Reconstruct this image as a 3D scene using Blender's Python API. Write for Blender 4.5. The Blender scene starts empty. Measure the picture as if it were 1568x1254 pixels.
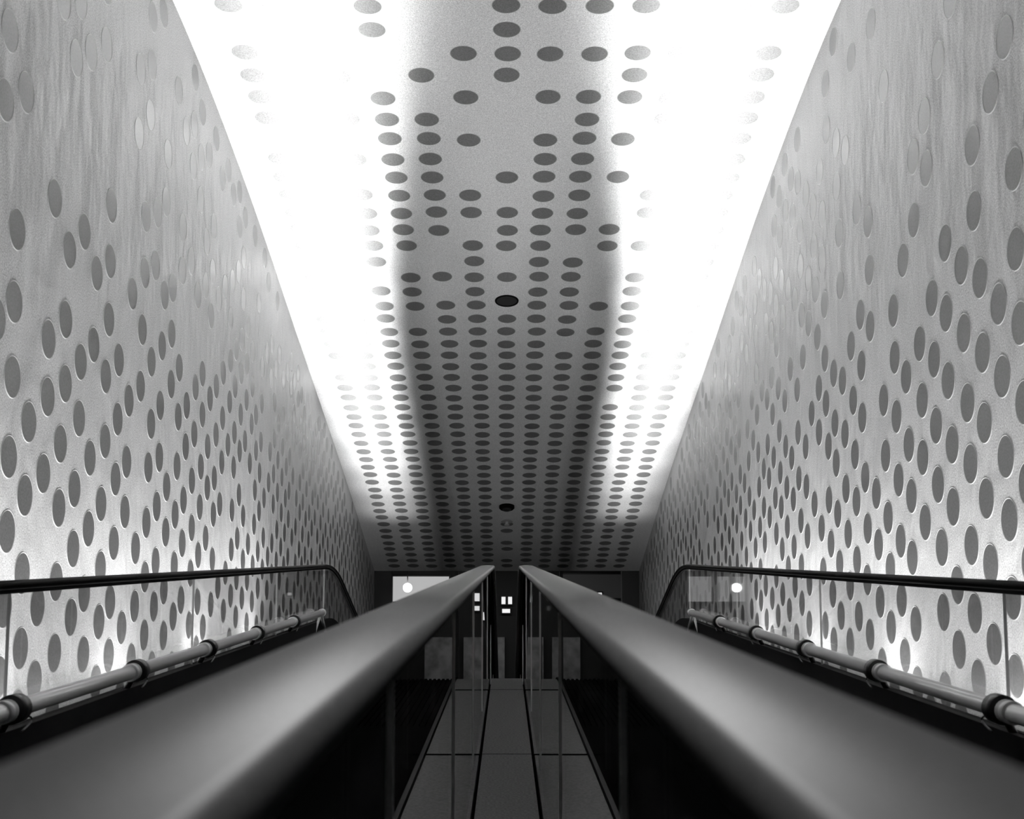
import bpy, math, random, bmesh
from mathutils import Vector, Matrix
random.seed(7)
EZ=0.98      # eye height above landing floor; profile z values are relative to the eye
W=2.0        # half width of the tube
S=bpy.context.scene
S.view_settings.view_transform='Standard'
col=S.collection

# ---------------------------------------------------------------- materials
def new_mat(name):
    m=bpy.data.materials.new(name); m.use_nodes=True
    nt=m.node_tree; b=nt.nodes['Principled BSDF']
    return m,nt,b
def mat(name,v,rough=.5,metal=0,spec=.5,noise=0,nscale=20,bump=0,bscale=60,bdist=.02,coat=0,stretch=None):
    m,nt,b=new_mat(name)
    b.inputs['Base Color'].default_value=(v,v,v,1)
    b.inputs['Roughness'].default_value=rough
    b.inputs['Metallic'].default_value=metal
    b.inputs['Specular IOR Level'].default_value=spec
    b.inputs['Coat Weight'].default_value=coat
    tc=nt.nodes.new('ShaderNodeTexCoord')
    if noise>0:
        n=nt.nodes.new('ShaderNodeTexNoise'); n.inputs['Scale'].default_value=nscale; n.inputs['Detail'].default_value=4
        nt.links.new(tc.outputs['Object'],n.inputs['Vector'])
        r=nt.nodes.new('ShaderNodeMapRange')
        r.inputs['From Min'].default_value=.3; r.inputs['From Max'].default_value=.7
        r.inputs['To Min'].default_value=v*(1-noise); r.inputs['To Max'].default_value=v*(1+noise)
        nt.links.new(n.outputs['Fac'],r.inputs['Value'])
        nt.links.new(r.outputs['Result'],b.inputs['Base Color'])
    if bump>0:
        n=nt.nodes.new('ShaderNodeTexNoise'); n.inputs['Scale'].default_value=bscale; n.inputs['Detail'].default_value=3
        if stretch:
            mp=nt.nodes.new('ShaderNodeMapping'); mp.inputs['Scale'].default_value=stretch
            nt.links.new(tc.outputs['Object'],mp.inputs['Vector']); nt.links.new(mp.outputs['Vector'],n.inputs['Vector'])
        else: nt.links.new(tc.outputs['Object'],n.inputs['Vector'])
        bp=nt.nodes.new('ShaderNodeBump'); bp.inputs['Strength'].default_value=bump; bp.inputs['Distance'].default_value=bdist
        nt.links.new(n.outputs['Fac'],bp.inputs['Height'])
        nt.links.new(bp.outputs['Normal'],b.inputs['Normal'])
    return m
def emis(name,v,s):
    m,nt,b=new_mat(name)
    b.inputs['Base Color'].default_value=(v,v,v,1)
    b.inputs['Emission Color'].default_value=(1,1,1,1)
    b.inputs['Emission Strength'].default_value=s
    return m
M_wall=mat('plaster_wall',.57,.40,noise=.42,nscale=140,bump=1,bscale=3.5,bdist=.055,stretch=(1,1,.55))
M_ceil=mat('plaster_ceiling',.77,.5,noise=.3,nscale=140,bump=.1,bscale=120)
M_disc=mat('glass_disc',.115,.3,spec=.55,noise=.35,nscale=120)
M_discc=mat('glass_disc_ceiling',.20,.35,spec=.4,noise=.3,nscale=120)
M_rim=mat('disc_rim',.5,.5)
M_rubber=mat('black_rubber',.004,.6,spec=.05)
M_rubber_in=mat('satin_rubber',.15,.40,spec=.7,noise=.25,nscale=250)
M_skirt=mat('dark_skirt',.005,.6,spec=.05,noise=.3,nscale=5)
M_floor=mat('dark_floor_plate',.055,.5,noise=.8,nscale=90,spec=.1)
M_floor2=mat('dark_side_plate',.035,.5,noise=.8,nscale=90,spec=.1)
M_black=mat('black_joint',.002,.6,spec=0)
M_step=mat('step_metal',.002,.8,spec=0)
M_chrome=mat('polished_steel',.97,.25,metal=.08,spec=1.0,coat=.5)
M_clamp=mat('black_clamp',.01,.35)
M_frame=mat('dark_frame',.006,.4)
M_fit=mat('fitting_grey',.03,.5)
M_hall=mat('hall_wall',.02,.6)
M_hallgrey=mat('hall_panel',.3,.6,noise=.4,nscale=4)
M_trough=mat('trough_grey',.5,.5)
M_lamp=emis('lamp_glow',.9,12)
M_lens=emis('added_rail_lens',.9,3)  # glowing lens of the lamps added over the handrails
M_win=emis('lit_window',.5,.4)
M_dim=emis('dim_window',.1,.01)
def glass_mat(name,tint,refl,base):
    m=bpy.data.materials.new(name); m.use_nodes=True; nt=m.node_tree; nt.nodes.clear()
    o=nt.nodes.new('ShaderNodeOutputMaterial'); mx=nt.nodes.new('ShaderNodeMixShader')
    t=nt.nodes.new('ShaderNodeBsdfTransparent'); t.inputs['Color'].default_value=(tint,tint,tint,1)
    g=nt.nodes.new('ShaderNodeBsdfGlossy'); g.inputs['Roughness'].default_value=.02
    f=nt.nodes.new('ShaderNodeLayerWeight'); f.inputs['Blend'].default_value=.5
    pw=nt.nodes.new('ShaderNodeMath'); pw.operation='POWER'; pw.inputs[1].default_value=5
    ml=nt.nodes.new('ShaderNodeMath'); ml.operation='MULTIPLY_ADD'; ml.inputs[1].default_value=refl; ml.inputs[2].default_value=base
    nt.links.new(f.outputs['Facing'],pw.inputs[0]); nt.links.new(pw.outputs[0],ml.inputs[0])
    nt.links.new(ml.outputs[0],mx.inputs[0]); nt.links.new(t.outputs[0],mx.inputs[1]); nt.links.new(g.outputs[0],mx.inputs[2])
    nt.links.new(mx.outputs[0],o.inputs[0]); return m
M_glass=glass_mat('clear_glass',.74,.5,.03)
M_glass_in=glass_mat('anti_reflective_glass',.88,.03,.002)
M_edge=mat('glass_edge',.7,.2)

# ---------------------------------------------------------------- helpers
def mesh(name,vs,fs,mats,parent=None,smooth=False,fm=None,recalc=True):
    me=bpy.data.meshes.new(name); me.from_pydata([(v[0],v[1],v[2]+EZ) for v in vs],[],fs)
    for m in (mats if isinstance(mats,list) else [mats]): me.materials.append(m)
    if fm: me.polygons.foreach_set('material_index',fm)
    if recalc:
        bm=bmesh.new(); bm.from_mesh(me); bmesh.ops.recalc_face_normals(bm,faces=bm.faces); bm.to_mesh(me); bm.free()
    if smooth: me.polygons.foreach_set('use_smooth',[True]*len(me.polygons))
    me.update()
    o=bpy.data.objects.new(name,me); col.objects.link(o)
    if parent: o.parent=parent
    return o
def empty(name,parent=None):
    o=bpy.data.objects.new(name,None); col.objects.link(o)
    if parent: o.parent=parent
    return o
BY=10.7; SL=.305; R=.5
def P(y):
    a=BY-R; b=BY+R
    if y<a: return 0
    if y<b: return -SL*(y-a)**2/(4*R)
    if y<19.2: return -SL*(y-BY)
    return -SL*(19.2-BY)
def yrange(a,b):
    ys=[a]
    base=[BY-R+i*(2*R)/10 for i in range(11)]+[19.2]
    for y in base:
        if a<y<b: ys.append(y)
    ys.append(b); return ys
def sweep(name,prof,y0,y1,m,parent=None,smooth=False,path=P,ys=None):
    ys=ys or yrange(y0,y1); n=len(prof); vs=[];fs=[]
    for y in ys:
        for (x,z) in prof: vs.append((x,y,z+path(y)))
    for i in range(len(ys)-1):
        for j in range(n):
            k=(j+1)%n
            fs.append((i*n+j,i*n+k,(i+1)*n+k,(i+1)*n+j))
    fs.append(tuple(range(n))[::-1]); fs.append(tuple((len(ys)-1)*n+j for j in range(n)))
    o=mesh(name,vs,fs,m,parent)
    if smooth:
        for p in o.data.polygons: p.use_smooth=len(p.vertices)==4
    return o
def rect(x0,x1,z0,z1): return [(x0,z0),(x1,z0),(x1,z1),(x0,z1)]
def box(name,x0,x1,y0,y1,z0,z1,m,parent=None):
    return sweep(name,rect(x0,x1,z0,z1),y0,y1,m,parent,path=lambda y:0,ys=[y0,y1])
def tube(name,pts,r,m,parent=None,seg=20):
    vs=[];fs=[]
    for i,p in enumerate(pts):
        p=Vector(p); a=Vector(pts[max(i-1,0)]); b=Vector(pts[min(i+1,len(pts)-1)])
        d=(b-a).normalized(); u=d.cross(Vector((0,0,1)) if abs(d.z)<.9 else Vector((0,1,0))).normalized(); w=d.cross(u)
        for k in range(seg):
            t=2*math.pi*k/seg; q=p+r*(math.cos(t)*u+math.sin(t)*w); vs.append(tuple(q))
    for i in range(len(pts)-1):
        for k in range(seg):
            l=(k+1)%seg; fs.append((i*seg+k,i*seg+l,(i+1)*seg+l,(i+1)*seg+k))
    fs.append(tuple(range(seg))[::-1]); fs.append(tuple((len(pts)-1)*seg+k for k in range(seg)))
    o=mesh(name,vs,fs,m,parent)
    for p in o.data.polygons: p.use_smooth=len(p.vertices)==4
    return o

# ---------------------------------------------------------------- ceiling profile
CP=[(-4,3.78),(0,3.74),(4,3.6),(7.29,3.30),(9.46,2.83),(11.99,2.08),(15.84,.93),(18.97,-.096),(19.45,-.255)]
def CZ(y):
    if y<=CP[0][0]: return CP[0][1]
    for i in range(len(CP)-1):
        if y<=CP[i+1][0]:
            x0,z0=CP[i]; x1,z1=CP[i+1]
            def sl(j):
                a=CP[max(j-1,0)]; b=CP[min(j+1,len(CP)-1)]; return (b[1]-a[1])/(b[0]-a[0])
            h=x1-x0; t=(y-x0)/h; m0=sl(i)*h; m1=sl(i+1)*h
            return (2*t**3-3*t*t+1)*z0+(t**3-2*t*t+t)*m0+(-2*t**3+3*t*t)*z1+(t**3-t*t)*m1
    return CP[-1][1]
YE=19.4
ys=[-4+i*(YE+4)/90 for i in range(91)]
vs=[];fs=[]
for y in ys:
    z=CZ(y)
    for (x,dz) in ((-W-.15,0),(W+.15,0),(W+.15,.15),(-W-.15,.15)): vs.append((x,y,z+dz))
for i in range(90):
    a=i*4
    for j in range(4):
        k=(j+1)%4; fs.append((a+j,a+k,a+4+k,a+4+j))
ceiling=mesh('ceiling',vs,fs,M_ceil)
walls={}
for s,nm in ((-1,'wall_left'),(1,'wall_right')):
    vs=[];fs=[]
    for y in ys:
        for (x,z) in ((s*W,-4.2),(s*W,CZ(y)),(s*(W+.15),CZ(y)),(s*(W+.15),-4.2)): vs.append((x,y,z))
    for i in range(90):
        a=i*4
        for j in range(4):
            k=(j+1)%4; f=(a+j,a+k,a+4+k,a+4+j); fs.append(f)
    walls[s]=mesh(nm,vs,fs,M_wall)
box('wall_back',-W,W,-4.1,-4,-1,3.8,M_hall)

# ---------------------------------------------------------------- discs
def discs(name,items,parent,r=.085,seg=28,m=None):
    vs=[];fs=[];fm=[]
    cs=[(math.cos(2*math.pi*k/seg),math.sin(2*math.pi*k/seg)) for k in range(seg)]
    for (c,u,v,n) in items:
        if u.cross(v).dot(n)<0: v=-v
        b=len(vs)
        for (rr,h) in ((1.045*r,.0),(1.015*r,.003),(.985*r,.0015)):
            for (a,d) in cs: vs.append(tuple(c+u*(a*rr)+v*(d*rr)+n*h))
        for L in range(2):
            for k in range(seg):
                l=(k+1)%seg
                fs.append((b+L*seg+k,b+L*seg+l,b+(L+1)*seg+l,b+(L+1)*seg+k)); fm.append(1)
        fs.append(tuple(b+2*seg+k for k in range(seg))); fm.append(0)
    return mesh(name,vs,fs,[m or M_disc,M_rim],parent,fm=fm,recalc=False)
items=[]
y=5.0;row=0
while y<19.3:
    sl=(CZ(y+.05)-CZ(y-.05))/.1; L=math.sqrt(1+sl*sl)
    for c in range(-7,8):
        x=c*.28
        if abs(x)>1.9: continue
        if y<9.0: p=.5
        elif y<11.2: p=.76
        elif y<12.3: p=.9
        else: p=.985
        if random.random()>p: continue
        yy=y+random.uniform(-.012,.012)
        if c==0 and (abs(yy-11.32)<.2 or abs(yy-16.9)<.45): continue
        n=Vector((0,sl,-1)).normalized()
        items.append((Vector((x+random.uniform(-.006,.006),yy,CZ(yy))),Vector((1,0,0)),Vector((0,1,sl)).normalized(),n))
    y+=.262/L
discs('glass_discs_ceiling',items,ceiling,m=M_discc)
for s in (-1,1):
    items=[]
    for i in range(0,90):
        y=1.5+i*.2
        for j in range(-14,18):
            z=j*.30+(.15 if i%2 else 0)
            z+= -(y-6)*.13
            zc=CZ(y)
            if z>zc-.13 or z<-1.2+P(y): continue
            if y>YE-.1: continue
            p=.95
            if y<11: p=.88
            if z>1.1+ (y-6)*.05: p=.6
            if y<7.5 and z>1.6: p=.3
            if random.random()>p: continue
            zz=z+random.uniform(-.03,.03); yy=y+random.uniform(-.02,.02)
            items.append((Vector((s*W,yy,zz)),Vector((0,1,0)),Vector((0,0,1)),Vector((-s,0,0))))
    discs('glass_discs',items,walls[s])

# ceiling fittings
def ceil_fit(name,y,parts,x=0):
    e=empty(name)
    sl=(CZ(y+.05)-CZ(y-.05))/.1
    n=Vector((0,sl,-1)).normalized(); u=Vector((1,0,0)); v=n.cross(u)
    c=Vector((x,y,CZ(y)))
    for (nm,prof,m) in parts:
        seg=36; vs=[];fs=[]
        for (rr,h) in prof:
            for k in range(seg):
                t=2*math.pi*k/seg; vs.append(tuple(c+u*(rr*math.cos(t))+v*(rr*math.sin(t))+n*h))
        for L in range(len(prof)-1):
            for k in range(seg):
                l=(k+1)%seg; fs.append((L*seg+k,L*seg+l,(L+1)*seg+l,(L+1)*seg+k))
        fs.append(tuple((len(prof)-1)*seg+k for k in range(seg)))
        mesh(nm,vs,fs,m,e,smooth=False)
    return e
DLP=[('rim',[(.108,0),(.106,.008),(.094,.008),(.092,.002)],M_skirt),('lens',[(.092,.003),(.05,.004)],M_fit)]
ceil_fit('added_rail_lamp',11.32,DLP)
ceil_fit('smoke_detector',16.75,[('base',[(.1,0),(.1,.03),(.085,.045)],M_skirt),('dome',[(.06,.045),(.055,.06),(.03,.07),(.01,.072)],M_fit)])
ceil_fit('sprinkler_head',17.3,[('plate',[(.08,0),(.08,.012),(.03,.015)],M_trough),('head',[(.02,.015),(.02,.05),(.035,.055),(.035,.06)],M_chrome)])
# added lamps, out of view above the landing, to brighten the near handrails
ADDED_LAMP=[('rim',[(.115,0),(.113,.008),(.1,.008),(.098,.002)],M_skirt),('lens',[(.098,.003),(.05,.004)],M_lens)]
for y,en in ((1.2,230),(3.8,85)):
    e=ceil_fit('added_rail_lamp',y,ADDED_LAMP)
    l=bpy.data.lights.new('added_rail_beam','SPOT'); l.energy=en; l.spot_size=math.radians(46); l.spot_blend=.9; l.shadow_soft_size=.09
    o=bpy.data.objects.new('added_rail_beam',l); col.objects.link(o); o.location=(0,y,CZ(y)-.1+EZ); o.parent=e

# ---------------------------------------------------------------- floor / median
fl=empty('floor')
sweep('centre_plate',rect(-.122,.122,-1.02,-.98),-4,19.2,M_floor,fl)
sweep('sub_floor',rect(-W,W,-1.12,-1.03),-4,19.2,M_black,fl)
for s in (-1,1):
    a,b=sorted((s*.138,s*.40))
    sweep('side_plate',rect(a,b,-1.02,-.985),-4,19.2,M_floor2,fl)
for y in (3.4,6.46,9.5):
    box('plate_joint',-.40,.40,y-.004,y+.004,-1.0,-.979,M_black,fl)

# ---------------------------------------------------------------- escalators
def rail_prof(cx,w,h,ztop,lip=True):
    pts=[];n=10
    rr=h/2
    for k in range(n+1):
        t=math.pi/2+math.pi*k/n
        pts.append((cx-w/2+rr+rr*math.cos(t)*1.0,ztop-rr+rr*math.sin(t)))
    pts.append((cx-w*.2,ztop-h)); pts.append((cx-w*.2,ztop-h*.7)); pts.append((cx+w*.2,ztop-h*.7)); pts.append((cx+w*.2,ztop-h))
    for k in range(n+1):
        t=-math.pi/2+math.pi*k/n
        pts.append((cx+w/2-rr+rr*math.cos(t),ztop-rr+rr*math.sin(t)))
    m=8
    for k in range(1,m):
        x=cx+w/2-rr-(w-2*rr)*k/m
        pts.append((x,ztop+.004*math.sin(math.pi*k/m)))
    return pts
for s in (-1,1):
    E=empty('escalator')
    sweep('handrail_inner',rail_prof(s*.154,.12,.030,-.083),-1.5,19.1,M_rubber_in,E,smooth=True)
    sweep('handrail_outer',rail_prof(s*1.45,.06,.022,-.077),-1.5,19.1,M_rubber,E,smooth=True)
    a,b=sorted((s*1.44,s*1.46))
    sweep('handrail_track_outer',rect(a,b,-.112,-.098),-1.5,19.1,M_skirt,E)
    sweep('handrail_track_inner',rect(s*.154-.018,s*.154+.018,-.15,-.108),-1.5,19.1,M_skirt,E)
    seams=[-1.5,1.72,3.75,5.95,8.1,10.2,12.4,14.6,16.8,19.1]
    for i in range(len(seams)-1):
        y0,y1=seams[i]+.003,seams[i+1]-.003
        sweep('glass_outer_%d'%i,rect(s*1.45-.005,s*1.45+.005,-.50,-.112),y0,y1,M_glass,E)
        sweep('glass_inner_%d'%i,rect(s*.154-.004,s*.154+.004,-.97,-.14),y0,y1,M_glass_in,E)
        yy=seams[i]
        if yy>0:
            sweep('glass_seam',rect(s*1.45-.0045,s*1.45+.0045,-.5,-.112),yy-.002,yy+.002,M_edge,E,ys=[yy-.002,yy+.002])
            sweep('glass_seam',rect(s*.154-.0045,s*.154+.0045,-.97,-.15),yy-.0035,yy+.0035,M_edge,E,ys=[yy-.0035,yy+.0035])
    if s>0: pf=[(1.38,-1.02),(1.47,-1.02),(1.47,-.50),(1.42,-.50)]
    else: pf=[(-1.38,-1.02),(-1.42,-.50),(-1.47,-.50),(-1.47,-1.02)]
    sweep('skirt_outer',pf,-1.5,19.1,M_skirt,E)
    a,b=sorted((s*.405,s*.425)); sweep('skirt_inner',rect(a,b,-1.02,-.97),-1.5,19.1,M_skirt,E)
    a,b=sorted((s*.43,s*1.37))
    box('comb_plate',a,b,-1.5,7.6,-1.03,-.995,M_step,E)
    vs=[];fs=[]
    y=7.62
    while y<18.9:
        z=P(y+.2)-1.0
        nr=26
        for k in range(nr):
            x0=a+(b-a)*k/nr; x1=x0+(b-a)/nr*.55
            q=len(vs)
            for (xx,yy,zz) in ((x0,y,z-.01),(x1,y,z-.01),(x1,y+.395,z-.01),(x0,y+.395,z-.01),(x0,y,z),(x1,y,z),(x1,y+.395,z),(x0,y+.395,z)): vs.append((xx,yy,zz))
            for f in ((4,5,6,7),(0,1,5,4),(1,2,6,5),(2,3,7,6),(3,0,4,7)): fs.append(tuple(q+i for i in f))
        q=len(vs)
        for (xx,yy,zz) in ((a,y,z-.2),(b,y,z-.2),(b,y+.4,z-.2),(a,y+.4,z-.2),(a,y,z-.01),(b,y,z-.01),(b,y+.4,z-.01),(a,y+.4,z-.01)): vs.append((xx,yy,zz))
        for f in ((4,5,6,7),(0,1,5,4),(1,2,6,5),(2,3,7,6),(3,0,4,7)): fs.append(tuple(q+i for i in f))
        y+=.4
    mesh('steps',vs,fs,M_step,E,recalc=False)
    T=empty('steel_guide_rail',E)
    TX=1.40; TZ=-.435
    cl=[1.3,2.5,3.69,4.9,6.05,7.25,8.5]
    tube('tube',[(s*TX,-1.4,TZ),(s*TX,9.75,TZ)],.026,M_chrome,T,seg=32)
    tube('end_cap',[(s*TX,9.74,TZ),(s*TX,9.80,TZ)],.031,M_chrome,T)
    tube('end_stay_a',[(s*TX,9.70,TZ),(s*TX,9.98,TZ-.17)],.012,M_chrome,T)
    tube('end_stay_b',[(s*TX,9.70,TZ),(s*(TX+.03),9.55,TZ-.17)],.010,M_chrome,T)
    for i,yy in enumerate(cl):
        tube('clamp_%d'%i,[(s*TX,yy-.03,TZ),(s*TX,yy+.03,TZ)],.042,M_clamp,T)
        tube('collar_%d'%i,[(s*TX,yy-.10,TZ),(s*TX,yy-.045,TZ)],.033,M_chrome,T)
        tube('arm_%d'%i,[(s*TX,yy,TZ),(s*(TX+.02),yy,TZ-.035),(s*(TX+.04),yy,TZ-.075)],.012,M_clamp,T)
        pts=[(s*(TX-.005),yy+.05+.08*math.sin(math.pi*k/12),TZ-.02-.05*k/12) for k in range(13)]
        tube('cable_%d'%i,pts,.003,M_clamp,T,seg=8)
    U=empty('uplight_trough',fl)
    a,b=sorted((s*1.50,s*1.99))
    sweep('tray',rect(a,b,-.80,-.76),-1.5,19.1,M_trough,U)
    a,b=sorted((s*1.53,s*1.85))
    sweep('housing',rect(a,b,-.758,-.71),-1.0,15.6,M_clamp,U)

# ---------------------------------------------------------------- far portal and hall
D=empty('door_1')
box('head',-W,W,19.4,19.6,-.245,.1,M_frame,D)
box('jamb_left',-W,-1.74,19.4,19.6,-4.2,-.245,M_frame,D)
box('jamb_right',1.74,W,19.4,19.6,-4.2,-.245,M_frame,D)
for k,(a,b) in enumerate([(-.30,-.22),(.22,.30),(-.78,-.73),(.80,.85),(-.52,-.49),(.50,.53)]):
    box('mullion_%d'%k,a,b,19.45,19.55,-3.6,-.245,M_frame,D)
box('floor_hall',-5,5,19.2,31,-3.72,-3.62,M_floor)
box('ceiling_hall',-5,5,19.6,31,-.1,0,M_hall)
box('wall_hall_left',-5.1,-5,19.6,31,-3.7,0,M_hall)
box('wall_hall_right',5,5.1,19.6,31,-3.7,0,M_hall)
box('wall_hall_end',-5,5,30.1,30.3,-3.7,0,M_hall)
def win(n,x0,x1,z0,z1,m,y=30.0):
    e=empty('window_%d'%n)
    box('pane',x0,x1,y+.02,y+.05,z0,z1,m,e)
    t=.03
    box('frame_l',x0-t,x0,y,y+.08,z0-t,z1+t,M_frame,e); box('frame_r',x1,x1+t,y,y+.08,z0-t,z1+t,M_frame,e)
    box('frame_t',x0,x1,y,y+.08,z1,z1+t,M_frame,e); box('frame_b',x0,x1,y,y+.08,z0-t,z0,M_frame,e)
win(1,-2.66,-1.35,-1.08,-.50,M_win)
win(2,1.3,2.7,-1.0,-.45,M_dim)
M_sm=emis('small_window',.9,.8)
for i,(px,py,w,h) in enumerate([(730,915,9,12),(730,932,9,7),(742,944,8,12),(771,920,6,11),(781,920,6,11),(775,936,12,6),(812,918,5,9),(903,912,5,6),(918,910,6,4)]):
    x=(px-776)/1950*29.8; z=-(py-850)/1950*29.8*.985
    win(3+i,x-w/3900*30,x+w/3900*30,z-h/3900*30,z+h/3900*30,M_sm,y=29.96 if i==7 or i==8 else 30.0)
for i,(a,b) in enumerate([(-1.9,-1.15),(-1.0,-.55),(-.42,-.05),(.45,.85),(1.05,1.7)]):
    box('panel_%d'%i,a,b,29.9,30.08,-3.5,-1.9,M_hallgrey,empty('hall_wall_panel'))
g=empty('hanging_pendant_lamp')
me=bpy.data.meshes.new('globe'); bm=bmesh.new(); bmesh.ops.create_uvsphere(bm,u_segments=24,v_segments=16,radius=.10); bm.to_mesh(me); bm.free(); me.materials.append(M_lamp)
o=bpy.data.objects.new('globe',me); o.location=(-2.2,28.5,-.72+EZ); col.objects.link(o); o.parent=g
tube('stem',[(-2.2,28.5,-.1),(-2.2,28.5,-.63)],.012,M_clamp,g)

# ---------------------------------------------------------------- lights
def strip(name,p0,p1,width,dirv,power,spread):
    l=bpy.data.lights.new(name,'AREA'); l.shape='RECTANGLE'
    p0=Vector(p0);p1=Vector(p1); l.size=(p1-p0).length; l.size_y=width
    l.energy=power; l.spread=math.radians(spread)
    o=bpy.data.objects.new(name,l); col.objects.link(o)
    x=(p1-p0).normalized(); d=Vector(dirv); d=(d-x*d.dot(x)).normalized(); z=-d; yv=z.cross(x)
    m=Matrix((x,yv,z)).transposed().to_4x4(); m.translation=(p0+p1)/2+Vector((0,0,EZ))
    o.matrix_world=m
    return o
FD=[(0,1),(9.5,1),(12,.66),(13.5,.42),(15,.2),(16,.08),(17.5,.02)]
def fade(y):
    for i in range(len(FD)-1):
        if y<=FD[i+1][0]:
            t=(y-FD[i][0])/(FD[i+1][0]-FD[i][0]); return FD[i][1]*(1-t)+FD[i+1][1]*t
    return .02
for s in (-1,1):
    y=4.4
    while y<17.2:
        t=min(max((y-7)/5,0),1)
        tilt=math.radians(6.4*(1-t)+2.6*t); spr=26*(1-t)+20*t
        zz=-.69+P(y)
        strip('uplight',(s*1.68,y,zz),(s*1.68,y+.7,zz),.30,(-s*math.tan(tilt),0,1),14*fade(y),spr)
        y+=.8
    strip('wall_washer',(s*1.58,3.4,-.68),(s*1.58,10.6,-.68),.05,(s*.3,0,1),70,160)
    strip('wall_washer_slope',(s*1.58,10.8,-.71),(s*1.58,16.5,-.71-SL*5.7),.05,(s*.3,0,1),16,160)
    for y in (4.8,6.5,8.2,9.9):
        strip('wall_spot',(s*1.86,y-.25,-.66),(s*1.86,y+.35,-.66),.08,(s*.1,0,1),4,150)
strip('hall_fill',(-2,27,-.15),(2,27,-.15),.3,(0,.7,-1),18,120)  # added fill lamp without a fixture, brightens the hall panels

w=bpy.data.worlds.new('w'); S.world=w; w.use_nodes=True
w.node_tree.nodes['Background'].inputs[0].default_value=(1,1,1,1); w.node_tree.nodes['Background'].inputs[1].default_value=.02

# ---------------------------------------------------------------- camera
cd=bpy.data.cameras.new('camera'); cam=bpy.data.objects.new('camera',cd); col.objects.link(cam)
cd.sensor_width=36; cd.lens=36*1950/1568; cd.shift_x=8/1568
cam.location=(0,0,EZ); cam.rotation_euler=(math.radians(90+6.52),0,0)
cd.clip_start=.02
cd.dof.use_dof=True; cd.dof.focus_distance=9; cd.dof.aperture_fstop=7
S.camera=cam
